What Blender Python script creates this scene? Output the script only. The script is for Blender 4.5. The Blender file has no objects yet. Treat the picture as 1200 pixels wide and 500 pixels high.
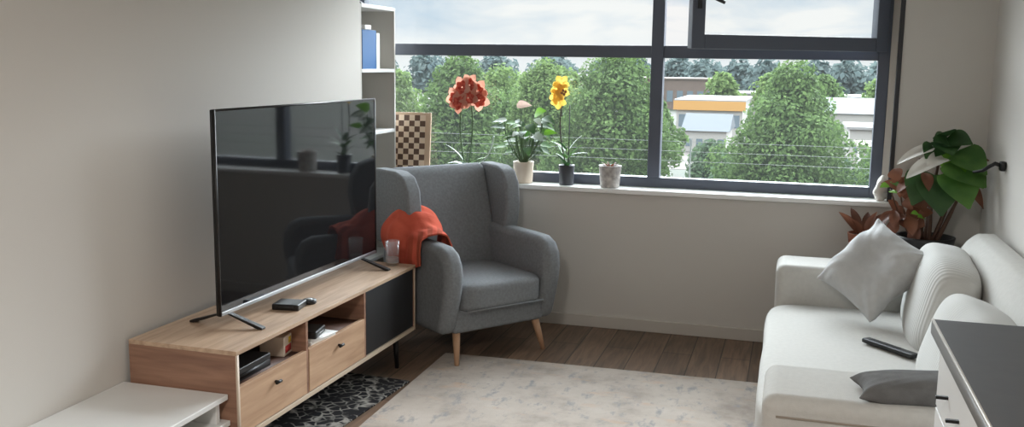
import bpy, bmesh, math, random
import numpy as np
from mathutils import Vector, Matrix, Euler, noise

random.seed(7)
PI = math.pi
R = math.radians
sc = bpy.context.scene
COL = sc.collection

# ------------------------------------------------------------------ materials
def lin(c):
    return tuple((v/255/12.92 if v/255 <= .04045 else ((v/255+.055)/1.055)**2.4) for v in c)

def new_mat(name):
    m = bpy.data.materials.new(name); m.use_nodes = True
    nt = m.node_tree
    b = nt.nodes.get('Principled BSDF')
    return m, nt, b

def mat(name, rgb, rough=.6, var=0.0, scale=8, bump=0.0, bscale=200, metal=0.0, rgb2=None, stretch=None, coat=0.0, spec=None, detail=3):
    """plain / two-tone noise material; colours are sRGB 0-255"""
    m, nt, b = new_mat(name)
    c1 = lin(rgb)
    b.inputs['Roughness'].default_value = rough
    b.inputs['Metallic'].default_value = metal
    b.inputs['Coat Weight'].default_value = coat
    if spec is not None: b.inputs['Specular IOR Level'].default_value = spec
    tc = nt.nodes.new('ShaderNodeTexCoord')
    mp = nt.nodes.new('ShaderNodeMapping')
    nt.links.new(tc.outputs['Object'], mp.inputs['Vector'])
    if stretch: mp.inputs['Scale'].default_value = stretch
    if var or rgb2:
        n = nt.nodes.new('ShaderNodeTexNoise'); n.inputs['Scale'].default_value = scale; n.inputs['Detail'].default_value = detail
        nt.links.new(mp.outputs[0], n.inputs['Vector'])
        r = nt.nodes.new('ShaderNodeValToRGB')
        c2 = lin(rgb2) if rgb2 else tuple(v*(1-var) for v in c1)
        c1b = c1 if rgb2 else tuple(min(1, v*(1+var)) for v in c1)
        r.color_ramp.elements[0].position = .32; r.color_ramp.elements[1].position = .68
        r.color_ramp.elements[0].color = (*c2, 1); r.color_ramp.elements[1].color = (*c1b, 1)
        nt.links.new(n.outputs['Fac'], r.inputs['Fac']); nt.links.new(r.outputs['Color'], b.inputs['Base Color'])
    else:
        b.inputs['Base Color'].default_value = (*c1, 1)
    if bump:
        n2 = nt.nodes.new('ShaderNodeTexNoise'); n2.inputs['Scale'].default_value = bscale; n2.inputs['Detail'].default_value = 3
        nt.links.new(tc.outputs['Object'], n2.inputs['Vector'])
        bp = nt.nodes.new('ShaderNodeBump'); bp.inputs['Strength'].default_value = bump; bp.inputs['Distance'].default_value = .01
        nt.links.new(n2.outputs['Fac'], bp.inputs['Height']); nt.links.new(bp.outputs['Normal'], b.inputs['Normal'])
    return m

def ramp(nt, src, stops):
    r = nt.nodes.new('ShaderNodeValToRGB')
    e = r.color_ramp.elements
    while len(e) < len(stops): e.new(.5)
    for k, (p, c) in enumerate(stops):
        e[k].position = p; e[k].color = (*lin(c), 1)
    nt.links.new(src, r.inputs['Fac'])
    return r.outputs['Color']

def mixc(nt, fac, a, b):
    x = nt.nodes.new('ShaderNodeMix'); x.data_type = 'RGBA'
    if isinstance(fac, float): x.inputs[0].default_value = fac
    else: nt.links.new(fac, x.inputs[0])
    for i, v in ((6, a), (7, b)):
        if isinstance(v, tuple): x.inputs[i].default_value = (*lin(v), 1)
        else: nt.links.new(v, x.inputs[i])
    return x.outputs[2]

def tex(nt, kind, scale=5, vec=None, **kw):
    n = nt.nodes.new('ShaderNodeTex'+kind)
    if 'Scale' in n.inputs: n.inputs['Scale'].default_value = scale
    for k, v in kw.items():
        if k in n.inputs: n.inputs[k].default_value = v
        else: setattr(n, k, v)
    if vec is not None: nt.links.new(vec, n.inputs['Vector'])
    return n

def coords(nt, scale=(1,1,1), rot=(0,0,0)):
    tc = nt.nodes.new('ShaderNodeTexCoord'); mp = nt.nodes.new('ShaderNodeMapping')
    mp.inputs['Scale'].default_value = scale; mp.inputs['Rotation'].default_value = rot
    nt.links.new(tc.outputs['Object'], mp.inputs['Vector'])
    return mp.outputs[0]

def add_bump(nt, b, src, strength, dist=.01):
    bp = nt.nodes.new('ShaderNodeBump'); bp.inputs['Strength'].default_value = strength; bp.inputs['Distance'].default_value = dist
    nt.links.new(src, bp.inputs['Height']); nt.links.new(bp.outputs['Normal'], b.inputs['Normal'])

def wood(name, light, dark, axis=1, rough=.5):
    m, nt, b = new_mat(name)
    s = [14, 14, 14]; s[axis] = 1.2
    v = coords(nt, tuple(s))
    n = tex(nt, 'Noise', 2.2, v, Detail=6, Distortion=.6)
    c = ramp(nt, n.outputs['Fac'], [(.3, dark), (.7, light)])
    nt.links.new(c, b.inputs['Base Color'])
    b.inputs['Roughness'].default_value = rough
    return m

def floor_mat():
    m, nt, b = new_mat('floor_planks')
    v = coords(nt, (1,1,1), (0,0,PI/2))
    br = tex(nt, 'Brick', 1, v)
    br.offset = .37
    br.inputs['Brick Width'].default_value = 1.25; br.inputs['Row Height'].default_value = .165
    br.inputs['Mortar Size'].default_value = .003; br.inputs['Bias'].default_value = 0
    br.inputs['Color1'].default_value = (*lin((146,120,100)),1); br.inputs['Color2'].default_value = (*lin((119,98,81)),1)
    br.inputs['Mortar'].default_value = (*lin((52,40,33)),1)
    v2 = coords(nt, (16, 1.3, 1))
    n = tex(nt, 'Noise', 2.5, v2, Detail=6, Distortion=.7)
    g = ramp(nt, n.outputs['Fac'], [(.3, (150,150,150)), (.7, (255,250,245))])
    x = nt.nodes.new('ShaderNodeMix'); x.data_type = 'RGBA'; x.blend_type = 'MULTIPLY'; x.inputs[0].default_value = .8
    nt.links.new(br.outputs['Color'], x.inputs[6]); nt.links.new(g, x.inputs[7])
    nt.links.new(x.outputs[2], b.inputs['Base Color'])
    b.inputs['Roughness'].default_value = .42
    return m

def rug_mat():
    m, nt, b = new_mat('cream_rug_pile')
    v = coords(nt)
    n1 = tex(nt, 'Noise', 3.2, v, Detail=8, Roughness=.65)
    base = ramp(nt, n1.outputs['Fac'], [(.32, (164,154,145)), (.5, (191,181,171)), (.7, (203,194,185))])
    n2 = tex(nt, 'Noise', 9, coords(nt, (1.6, .8, 1)), Detail=6, Roughness=.7)
    f2 = ramp(nt, n2.outputs['Fac'], [(.54, (0,0,0)), (.66, (255,255,255))])
    c = mixc(nt, f2, base, (158,156,156))
    n3 = tex(nt, 'Noise', 5.5, coords(nt, (.7, 1.6, 1), (0,0,.2)), Detail=5, Roughness=.6)
    f3 = ramp(nt, n3.outputs['Fac'], [(.58, (0,0,0)), (.70, (200,200,200))])
    c = mixc(nt, f3, c, (205,176,152))
    n4 = tex(nt, 'Voronoi', 17, v); n5 = tex(nt, 'Noise', 2.1, v, Detail=3)
    f4 = ramp(nt, n4.outputs['Distance'], [(.09, (170,170,170)), (.2, (0,0,0))])
    f5 = ramp(nt, n5.outputs['Fac'], [(.5, (0,0,0)), (.6, (255,255,255))])
    mm = nt.nodes.new('ShaderNodeMix'); mm.data_type = 'RGBA'; mm.blend_type = 'MULTIPLY'; mm.inputs[0].default_value = 1
    nt.links.new(f4, mm.inputs[6]); nt.links.new(f5, mm.inputs[7])
    c = mixc(nt, mm.outputs[2], c, (120,122,128))
    nt.links.new(c, b.inputs['Base Color']); b.inputs['Roughness'].default_value = .95; b.inputs['Specular IOR Level'].default_value = .1
    add_bump(nt, b, tex(nt, 'Noise', 240, v).outputs['Fac'], .5, .004)
    return m

def dark_rug_mat():
    m, nt, b = new_mat('dark_zigzag_pile')
    v = coords(nt, (1,1,1), (0,0,.78))
    n0 = tex(nt, 'Noise', 9, v, Detail=2)
    vv = nt.nodes.new('ShaderNodeMix'); vv.data_type = 'VECTOR'; vv.inputs[0].default_value = .05
    nt.links.new(v, vv.inputs[4]); nt.links.new(n0.outputs['Color'], vv.inputs[5])
    vo = tex(nt, 'Voronoi', 21, vv.outputs[1], feature='DISTANCE_TO_EDGE', Randomness=.55)
    f = ramp(nt, vo.outputs['Distance'], [(.03, (165,162,156)), (.11, (44,44,47))])
    n2 = tex(nt, 'Noise', 12, v, Detail=3)
    f2 = ramp(nt, n2.outputs['Fac'], [(.42, (0,0,0)), (.6, (255,255,255))])
    c = mixc(nt, f2, f, (46,45,47))
    nt.links.new(c, b.inputs['Base Color']); b.inputs['Roughness'].default_value = .95; b.inputs['Specular IOR Level'].default_value = .1
    return m

def rib_mat():
    m, nt, b = new_mat('ribbed_grey_fabric')
    b.inputs['Base Color'].default_value = (*lin((195,194,190)), 1); b.inputs['Roughness'].default_value = .95
    b.inputs['Specular IOR Level'].default_value = .15
    v = coords(nt)
    w = tex(nt, 'Wave', 15, v, wave_type='BANDS', bands_direction='Y', Distortion=1.2)
    w.inputs['Detail Scale'].default_value = .6
    add_bump(nt, b, w.outputs['Fac'], .3, .005)
    return m

def glass_mat(name, tint=(1,1,1), ior=1.45, refl=.9, veil=0):
    m = bpy.data.materials.new(name); m.use_nodes = True
    nt = m.node_tree; nt.nodes.clear()
    o = nt.nodes.new('ShaderNodeOutputMaterial'); t = nt.nodes.new('ShaderNodeBsdfTransparent'); g = nt.nodes.new('ShaderNodeBsdfGlossy')
    fr = nt.nodes.new('ShaderNodeFresnel'); fr.inputs['IOR'].default_value = ior
    mx = nt.nodes.new('ShaderNodeMixShader'); g.inputs['Roughness'].default_value = .02
    t.inputs['Color'].default_value = (*tint, 1); g.inputs['Color'].default_value = (refl, refl, refl, 1)
    ge = nt.nodes.new('ShaderNodeNewGeometry'); inv = nt.nodes.new('ShaderNodeMath'); inv.operation = 'SUBTRACT'; inv.inputs[0].default_value = 1
    nt.links.new(ge.outputs['Backfacing'], inv.inputs[1])
    ml = nt.nodes.new('ShaderNodeMath'); ml.operation = 'MULTIPLY'
    nt.links.new(fr.outputs[0], ml.inputs[0]); nt.links.new(inv.outputs[0], ml.inputs[1])
    nt.links.new(ml.outputs[0], mx.inputs[0]); nt.links.new(t.outputs[0], mx.inputs[1]); nt.links.new(g.outputs[0], mx.inputs[2])
    if veil:  # pale translucent mix that imitates haze and sheen in the glass
        tl = nt.nodes.new('ShaderNodeBsdfTranslucent'); tl.inputs['Color'].default_value = (.9,.95,.95,1)
        m2 = nt.nodes.new('ShaderNodeMixShader'); m2.inputs[0].default_value = veil
        nt.links.new(mx.outputs[0], m2.inputs[1]); nt.links.new(tl.outputs[0], m2.inputs[2]); nt.links.new(m2.outputs[0], o.inputs['Surface'])
    else:
        nt.links.new(mx.outputs[0], o.inputs['Surface'])
    return m

def leaf_mat(name, a, b_, trans=.25, scale=6):
    m, nt, b = new_mat(name)
    n = tex(nt, 'Noise', scale, coords(nt), Detail=3)
    c = ramp(nt, n.outputs['Fac'], [(.35, a), (.65, b_)])
    nt.links.new(c, b.inputs['Base Color']); b.inputs['Roughness'].default_value = .5
    if trans:
        tr = nt.nodes.new('ShaderNodeBsdfTranslucent'); nt.links.new(c, tr.inputs['Color'])
        mx = nt.nodes.new('ShaderNodeMixShader'); mx.inputs[0].default_value = trans
        out = nt.nodes['Material Output']
        nt.links.new(b.outputs[0], mx.inputs[1]); nt.links.new(tr.outputs[0], mx.inputs[2]); nt.links.new(mx.outputs[0], out.inputs['Surface'])
    return m

def checker_mat():
    m, nt, b = new_mat('chessboard_squares')
    tc = nt.nodes.new('ShaderNodeTexCoord'); mp = nt.nodes.new('ShaderNodeMapping')
    mp.inputs['Location'].default_value = (0.0, .005, 0); 
    nt.links.new(tc.outputs['Object'], mp.inputs['Vector'])
    ch = tex(nt, 'Checker', 1/.037, mp.outputs[0])
    ch.inputs['Color1'].default_value = (*lin((218,196,172)), 1); ch.inputs['Color2'].default_value = (*lin((92,66,50)), 1)
    nt.links.new(ch.outputs['Color'], b.inputs['Base Color']); b.inputs['Roughness'].default_value = .4
    return m

def blanket_mat():
    m, nt, b = new_mat('orange_red_wool')
    v = coords(nt)
    n = tex(nt, 'Noise', 7, v, Detail=5)
    c = ramp(nt, n.outputs['Fac'], [(.3, (176,76,58)), (.6, (204,98,78)), (.8, (216,114,92))])
    w = tex(nt, 'Wave', 6, coords(nt, (1,1,1), (0,0,.5)), wave_type='BANDS', bands_direction='X', Distortion=2.0)
    sx = nt.nodes.new('ShaderNodeSeparateXYZ'); nt.links.new(v, sx.inputs[0])
    # the woven brown stripe sits at the blanket's front end
    mr = nt.nodes.new('ShaderNodeMapRange'); mr.inputs['From Min'].default_value = -.06; mr.inputs['From Max'].default_value = -.13
    nt.links.new(sx.outputs['Y'], mr.inputs['Value'])
    f = ramp(nt, w.outputs['Fac'], [(.35, (0,0,0)), (.6, (190,190,190))])
    mm = nt.nodes.new('ShaderNodeMath'); mm.operation = 'MULTIPLY'
    nt.links.new(mr.outputs[0], mm.inputs[0]); nt.links.new(f, mm.inputs[1])
    c2 = mixc(nt, mm.outputs[0], c, (104,56,38))
    nt.links.new(c2, b.inputs['Base Color']); b.inputs['Roughness'].default_value = .95; b.inputs['Specular IOR Level'].default_value = .1
    add_bump(nt, b, tex(nt, 'Noise', 150, v).outputs['Fac'], .4, .004)
    return m

M = dict(
    wall=mat('wall_paint', (207,203,197), .9, bump=.06, bscale=260),
    ceiling=mat('ceiling_paint', (232,231,228), .9),
    floor=floor_mat(),
    white_trim=mat('white_trim_paint', (226,224,219), .6),
    grey_trim=mat('skirting_paint', (196,190,182), .7),
    sill=mat('sill_white', (244,244,242), .35),
    frame=mat('anthracite_frame', (84,90,103), .45),
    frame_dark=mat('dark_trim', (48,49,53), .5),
    glass=glass_mat('window_glass', (.98,.99,.985), 1.35, veil=.006),  # slight pale veil in the panes stands in for outdoor haze
    oak=wood('oak_veneer', (200,172,146), (166,138,114), 1),
    oak_shaded=wood('oak_veneer_shaded', (160,122,100), (126,92,75), 0),  # darker oak copy, shade on the camera-facing side put into the colour
    oak_front=wood('oak_drawer_veneer', (198,164,134), (170,136,108), 1),
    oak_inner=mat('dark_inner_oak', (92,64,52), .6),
    black_door=mat('black_door_lacquer', (34,34,36), .45),
    black=mat('black_plastic', (22,22,23), .4),
    black_metal=mat('black_metal', (26,26,27), .45, metal=.3),
    silver=mat('brushed_silver', (176,178,180), .35, metal=.6),
    light_edge=mat('light_edge_band', (198,180,160), .45),
    white_lacquer=mat('white_lacquer', (224,224,222), .45),
    rug=rug_mat(), dark_rug=dark_rug_mat(),
    chair=mat('slate_grey_felt', (125,128,131), .92, var=.10, scale=70, bump=.25, bscale=420, spec=.15),
    chair_leg=wood('beech_leg', (196,158,126), (170,130,100), 2),
    blanket=blanket_mat(),
    sofa=mat('light_grey_linen', (194,192,187), .95, var=.03, scale=50, bump=.15, bscale=300, spec=.15),
    sofa_seam=mat('sofa_seam_piping', (150,140,128), .95),
    rib=rib_mat(),
    pillow=mat('pale_grey_cotton', (184,184,183), .95, var=.04, scale=30, bump=.2, bscale=300, spec=.15),
    dark_pillow=mat('dark_grey_cotton', (106,105,104), .95, var=.1, scale=25, bump=.2, bscale=300, spec=.15),
    counter=mat('dark_grey_laminate', (66,66,67), .5, var=.06, scale=20),
    counter_edge=mat('dark_grey_edge', (112,110,107), .5),
    counter_highlight=mat('worktop_edge_highlight', (196,190,182), .4),
    chess=checker_mat(), chess_border=mat('chessboard_border', (196,168,142), .45),
    book_blue=mat('blue_cover', (24,92,150), .55), book_dark=mat('navy_cover', (34,36,44), .55), paper=mat('paper_white', (228,226,220), .8),
    shelf=mat('shelf_white', (188,184,177), .6),
    leaf_dark=leaf_mat('dark_leaf', (40,72,38), (62,96,48)),
    leaf_mid=leaf_mat('green_leaf', (62,104,44), (96,138,64)),
    leaf_bright=leaf_mat('bright_leaf', (92,148,40), (120,170,60), .4),
    leaf_pale_glint=leaf_mat('pale_glint_leaf', (150,166,150), (196,204,192), .2),  # sky glints on glossy leaves painted in as a pale colour
    leaf_dry=leaf_mat('dry_leaf', (96,58,42), (134,86,64), .2),
    leaf_pale=leaf_mat('pale_dry_leaf', (206,200,190), (232,228,220), .25),
    stem=mat('green_stem', (84,108,70), .6), stem_brown=mat('brown_stem', (92,66,52), .7), stem_dark=mat('dark_stem', (60,44,44), .7),
    petal_red=leaf_mat('red_petal', (158,36,26), (212,104,80), .3, 55), petal_pale=leaf_mat('pale_petal', (186,120,98), (216,164,142), .4),
    petal_yellow=leaf_mat('yellow_petal', (222,176,64), (236,202,104), .4), petal_pink=leaf_mat('pink_spathe', (236,196,180), (246,220,208), .3),
    pot_cream=mat('cream_ceramic', (216,200,182), .5, var=.04), pot_dark=mat('dark_ceramic', (62,64,70), .35), pot_black=mat('black_ceramic', (34,34,36), .4),
    pot_mottled=mat('mottled_ceramic', (214,208,202), .5, rgb2=(150,144,140), scale=28),
    pot_rust=mat('terracotta', (138,84,62), .8), soil=mat('soil', (66,48,38), .95, var=.3, scale=60),
    paper_bag=mat('white_paper_wrap', (226,222,214), .8),
    tumbler=glass_mat('tumbler_glass', (.97,.98,.98), 1.5, veil=.07),  # pale veil paints a whitish sheen on the tumbler
    water=glass_mat('tumbler_base', (.95,.95,.95), 1.33, veil=.35),  # stronger pale veil whitens the base
    tv_screen=None,
    ground=mat('town_ground', (62,57,50), .9, rgb2=(42,52,34), scale=.06, detail=5),
    road=mat('asphalt_pale', (74,66,61), .9, var=.06, scale=.5),
    rail=mat('rail_grey_green', (120,128,122), .5),
    bark=mat('bark', (84,70,58), .9),
)
m_, nt_, b_ = new_mat('tv_panel')
b_.inputs['Base Color'].default_value = (*lin((24,25,27)),1); b_.inputs['Roughness'].default_value = .05; b_.inputs['Specular IOR Level'].default_value = .55
M['tv_screen'] = m_

# ------------------------------------------------------------------ helpers
def obj(name, bm, material, parent=None, bevel=0, seg=3, subsurf=0, smooth=True, loc=None, mats=None, solid=0):
    me = bpy.data.meshes.new(name)
    bmesh.ops.recalc_face_normals(bm, faces=bm.faces)
    bm.to_mesh(me); bm.free()
    for mm in (mats or [material]): me.materials.append(mm)
    o = bpy.data.objects.new(name, me); COL.objects.link(o)
    if parent: o.parent = parent
    if loc is not None: o.location = loc
    if smooth:
        for p in me.polygons: p.use_smooth = True
    if solid:
        s = o.modifiers.new('solid', 'SOLIDIFY'); s.thickness = solid; s.offset = 0
    if bevel:
        bv = o.modifiers.new('bevel', 'BEVEL'); bv.width = bevel; bv.segments = seg; bv.limit_method = 'ANGLE'; bv.angle_limit = R(35)
        bv.harden_normals = False
        wn = o.modifiers.new('wn', 'WEIGHTED_NORMAL'); wn.keep_sharp = True
    if subsurf:
        s = o.modifiers.new('sub', 'SUBSURF'); s.levels = subsurf; s.render_levels = subsurf
    return o

def thing(name, label, cat, loc=(0,0,0), rotz=0, group=None):
    o = bpy.data.objects.new(name, None); COL.objects.link(o)
    o.empty_display_size = .1
    o.location = loc; o.rotation_euler = (0,0,rotz)
    return tag(o, label, cat, group)

def tag(o, label, cat, group=None, kind=None):
    o['label'] = label; o['category'] = cat
    if group: o['group'] = group
    if kind: o['kind'] = kind
    return o

def struct(o, label=None, cat=None):
    o['kind'] = 'structure'
    if label: o['label'] = label
    if cat: o['category'] = cat
    return o

def box(bm, x0, x1, y0, y1, z0, z1):
    v = [bm.verts.new(p) for p in ((x0,y0,z0),(x1,y0,z0),(x1,y1,z0),(x0,y1,z0),(x0,y0,z1),(x1,y0,z1),(x1,y1,z1),(x0,y1,z1))]
    for f in ((0,3,2,1),(4,5,6,7),(0,1,5,4),(1,2,6,5),(2,3,7,6),(3,0,4,7)): bm.faces.new([v[i] for i in f])
    return v

def boxes(*bs):
    bm = bmesh.new()
    for b in bs: box(bm, *b)
    return bm

def prism(bm, pts, axis, a0, a1):
    """polygon pts (two coords, in order of the remaining axes) extruded along axis"""
    def mk(p, a):
        q = list(p); q.insert(axis, a); return bm.verts.new(q)
    A = [mk(p, a0) for p in pts]; B = [mk(p, a1) for p in pts]
    bm.faces.new(A); bm.faces.new(list(reversed(B)))
    n = len(pts)
    for i in range(n): bm.faces.new([A[i], A[(i+1) % n], B[(i+1) % n], B[i]])
    return bm

def tube(bm, pts, rad, seg=8):
    pts = [Vector(p) for p in pts]
    rads = rad if isinstance(rad, (list, tuple)) else [rad]*len(pts)
    rings = []
    ref = Vector((.13,.37,.92))
    for i, p in enumerate(pts):
        t = (pts[min(i+1, len(pts)-1)] - pts[max(i-1, 0)]).normalized()
        a = t.cross(ref)
        if a.length < .05: a = t.cross(Vector((1,0,0)))
        a.normalize(); b = t.cross(a)
        rings.append([bm.verts.new(p + (a*math.cos(2*PI*k/seg) + b*math.sin(2*PI*k/seg))*rads[i]) for k in range(seg)])
    for i in range(len(pts)-1):
        for k in range(seg):
            bm.faces.new([rings[i][k], rings[i][(k+1) % seg], rings[i+1][(k+1) % seg], rings[i+1][k]])
    bm.faces.new(list(reversed(rings[0]))); bm.faces.new(rings[-1])
    return bm

def lathe(bm, prof, c=(0,0,0), seg=28):
    rings = []
    for r, z in prof:
        rings.append([bm.verts.new((c[0]+max(r,1e-4)*math.cos(2*PI*k/seg), c[1]+max(r,1e-4)*math.sin(2*PI*k/seg), c[2]+z)) for k in range(seg)])
    for i in range(len(prof)-1):
        for k in range(seg):
            bm.faces.new([rings[i][k], rings[i][(k+1) % seg], rings[i+1][(k+1) % seg], rings[i+1][k]])
    bm.faces.new(list(reversed(rings[0]))); bm.faces.new(rings[-1])
    return bm

def puff(bm, sx, sy, sz, p=4.0, n=12, amp=0.0, fr=5.0, mtx=None, seed=0.0):
    """soft cushion: a cube grid pulled onto a p-norm ball, with slight wrinkles"""
    vs = {}
    def vert(a, b, c):
        k = (a, b, c)
        if k not in vs:
            q = [2*i/n - 1 for i in k]
            l = sum(abs(x)**p for x in q)**(1/p)
            v = Vector((q[0]/l*sx/2, q[1]/l*sy/2, q[2]/l*sz/2))
            if amp:
                d = noise.noise(v*fr + Vector((seed, seed*.7, 3.1)))
                v += v.normalized()*amp*d
            if mtx: v = mtx @ v
            vs[k] = bm.verts.new(v)
        return vs[k]
    for i in range(n):
        for j in range(n):
            for s in (0, n):
                for q in (((i,j,s),(i+1,j,s),(i+1,j+1,s),(i,j+1,s)), ((i,s,j),(i+1,s,j),(i+1,s,j+1),(i,s,j+1)), ((s,i,j),(s,i+1,j),(s,i+1,j+1),(s,i,j+1))):
                    bm.faces.new([vert(*t) for t in q])
    return bm

def pillow(bm, w, h, t, n=30, amp=.012, seed=0.0, fr=7, sag=0.0):
    """throw cushion in the xy plane: pointed corners, concave edges, creases running in from the corners"""
    g = {}
    for s in (1, -1):
        for i in range(n+1):
            for j in range(n+1):
                edge = i in (0, n) or j in (0, n)
                if edge and s == -1: g[(s,i,j)] = g[(1,i,j)]; continue
                u, v = 2*i/n-1, 2*j/n-1
                x = w/2*u*(1-.10*(1-v*v)); y = h/2*v*(1-.10*(1-u*u))
                th = t/2*((1-u**4)*(1-v**4))**.55
                z = s*th
                if not edge:
                    d = noise.noise(Vector((x*fr+seed, y*fr*.6, s*2.0)))
                    cr = math.sin(14*abs(abs(u)-abs(v))+seed)*.25*max(abs(u*v), 0)
                    z += s*amp*(d+cr)*min(1, th/(t*.2))
                z -= sag*(u*u)
                g[(s,i,j)] = bm.verts.new((x, y, z))
        for i in range(n):
            for j in range(n):
                q = [g[(s,i,j)], g[(s,i+1,j)], g[(s,i+1,j+1)], g[(s,i,j+1)]]
                bm.faces.new(q if s == 1 else q[::-1])
    return bm

def leaf(bm, base, direction, up, length, width, curve=.3, shape='oval', n=9, cup=.15):
    """one leaf blade starting at base"""
    d = Vector(direction).normalized(); u = Vector(up)
    s = d.cross(u)
    if s.length < 1e-3: s = d.cross(Vector((1,0,.2)))
    s.normalize(); u = s.cross(d).normalized()
    rows = []
    for i in range(n+1):
        t = i/n
        if shape == 'heart': w = (math.sin(PI*min(1, (t+.10)/1.10)**.62))**.9 if 0 < t < 1 else .06
        elif shape == 'strap': w = min(1, (t*6+.35))*max(.03, (1-t**3))**.8
        else: w = math.sin(PI*t)**.8 if 0 < t < 1 else .04
        w = max(w, .03)*width/2
        c = Vector(base) + d*length*t*(1-.25*curve*t) - u*curve*length*t*t*.6
        rows.append([bm.verts.new(c + s*w*k + u*cup*w*abs(k)) for k in (-1, -.5, 0, .5, 1)])
    for i in range(n):
        for k in range(4): bm.faces.new([rows[i][k], rows[i][k+1], rows[i+1][k+1], rows[i+1][k]])
    return bm

def arc(p0, p1, bow, n=8):
    p0, p1, bow = Vector(p0), Vector(p1), Vector(bow)
    return [p0.lerp(p1, i/n) + bow*math.sin(PI*i/n) for i in range(n+1)]

def place(o, origin, xa, ya):
    """orient an object: local x along xa, local y near ya"""
    x = Vector(xa).normalized(); y = Vector(ya); y = (y - x*y.dot(x)).normalized(); z = x.cross(y)
    o.matrix_world = Matrix(((x.x,y.x,z.x,origin[0]),(x.y,y.y,z.y,origin[1]),(x.z,y.z,z.z,origin[2]),(0,0,0,1)))
    return o

# ------------------------------------------------------------------ room shell
XL, XR, YB, YF, ZC = -2.50, 1.03, 5.87, -3.6, 2.62
YJ = 5.33                     # where the left wall steps back into the shelf alcove
XA = -2.86
struct(obj('floor', boxes((XA-.2, XR+.2, YF-.2, YB+.3, -.12, 0)), M['floor'], smooth=False))
struct(obj('ceiling', boxes((XA-.2, XR+.2, YF-.2, YB+.3, ZC, ZC+.15)), M['ceiling'], smooth=False))
wl = boxes((XL-.2, XL, YF, YJ, 0, ZC), (XA-.12, XA, YJ, YB+.3, 0, ZC), (XA-.12, XL-.2, YJ-.2, YJ, 0, ZC))
struct(obj('wall_left', wl, M['wall'], smooth=False))
struct(obj('wall_right', boxes((XR, XR+.2, YF, YB+.3, 0, ZC)), M['wall'], smooth=False))
struct(obj('wall_rear', boxes((XL-.2, XR+.2, YF-.2, YF, 0, ZC)), M['wall'], smooth=False))
WX0, WX1, WZ0, WZ1 = -2.84, .545, .865, 2.50
wb = boxes((XA, XR, YB, YB+.3, 0, WZ0), (WX1, XR, YB, YB+.3, WZ0, ZC), (XA, WX0, YB, YB+.3, WZ0, ZC), (WX0, WX1, YB, YB+.3, WZ1, ZC))
struct(obj('wall_back', wb, M['wall'], smooth=False))
struct(obj('baseboard_back', boxes((XL, XR, YB-.014, YB, 0, .075)), M['grey_trim'], bevel=.004))
struct(obj('baseboard_left', boxes((XL, XL+.014, YF, YJ, 0, .075)), M['grey_trim'], bevel=.004))
struct(obj('baseboard_right', boxes((XR-.014, XR, YF, YB-.014, 0, .075)), M['grey_trim'], bevel=.004))
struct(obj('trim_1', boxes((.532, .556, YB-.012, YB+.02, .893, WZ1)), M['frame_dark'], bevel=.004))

# window: fixed frame, mullion, transom, panes, opened sash
win = bpy.data.objects.new('window_1', None); COL.objects.link(win); win.location = (0, 6.0, .89)
struct(win)
def wpart(name, bs, m, bevel=.004):
    bm = bmesh.new()
    for b in bs: box(bm, b[0], b[1], b[2]-6.0, b[3]-6.0, b[4]-.89, b[5]-.89)
    return obj(name, bm, m, win, bevel=bevel, seg=2, smooth=bevel > 0)
wpart('window_frame', [(-2.84,-2.78,6.0,6.075,.892,2.5), (.443,.506,6.0,6.075,.892,2.5), (-2.78,.443,6.0,6.075,.892,.955), (-2.78,.443,6.0,6.075,2.44,2.5)], M['frame'])
wpart('mullion', [(-.865,-.79,5.985,6.07,.955,2.44)], M['frame'])
wpart('transom', [(-2.78,-.865,5.995,6.07,1.69,1.765), (-.79,.443,5.995,6.07,1.69,1.765)], M['frame'])
wpart('reveal_strip', [(.506,.545,5.99,6.06,.892,2.5)], M['grey_trim'], 0)
for (a, b, c, d) in ((-2.78,-.865,.955,1.69), (-.79,.443,.955,1.69), (-2.78,-.865,1.765,2.44)):
    wpart('pane', [(a-.01, b+.01, 6.035, 6.045, c-.01, d+.01)], M['glass'], 0)
wpart('window_sill', [(-2.499,.56,5.835,5.87,.862,.892), (-2.84,.545,5.87,6.0,.866,.892)], M['sill'], .006)
# the narrow right-hand jamb that carries the sash hinges
wpart('hinge_jamb', [(.40,.443,6.0,6.06,1.765,2.44)], M['frame'])
# sash swung into the room about its right-hand edge
SW = 1.20; ang = R(30)
sash = bpy.data.objects.new('sash', None); COL.objects.link(sash); sash.parent = win
sash.location = (.455, -.02, 0); sash.rotation_euler = (0, 0, ang)
Z0, Z1 = 1.738-.89, 2.46-.89
b = boxes((-SW, -SW+.075, -.06, .0, Z0, Z1), (-.075, 0, -.06, 0, Z0, Z1), (-SW+.075, -.075, -.06, 0, Z0, Z0+.078), (-SW+.075, -.075, -.06, 0, Z1-.078, Z1))
obj('sash_frame', b, M['frame'], sash, bevel=.005, seg=2)
obj('sash_pane', boxes((-SW+.07, -.07, -.035, -.025, Z0+.07, Z1-.07)), M['glass'], sash, smooth=False)
hb = bmesh.new()
box(hb, -SW+.026, -SW+.05, -.068, -.06, 1.06, 1.21)
tube(hb, [(-SW+.038,-.06,1.135), (-SW+.038,-.105,1.135), (-SW+.06,-.115,1.128), (-SW+.155,-.118,1.09)], [.010,.010,.011,.009])
obj('sash_handle', hb, M['frame_dark'], sash, bevel=.002)

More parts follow.
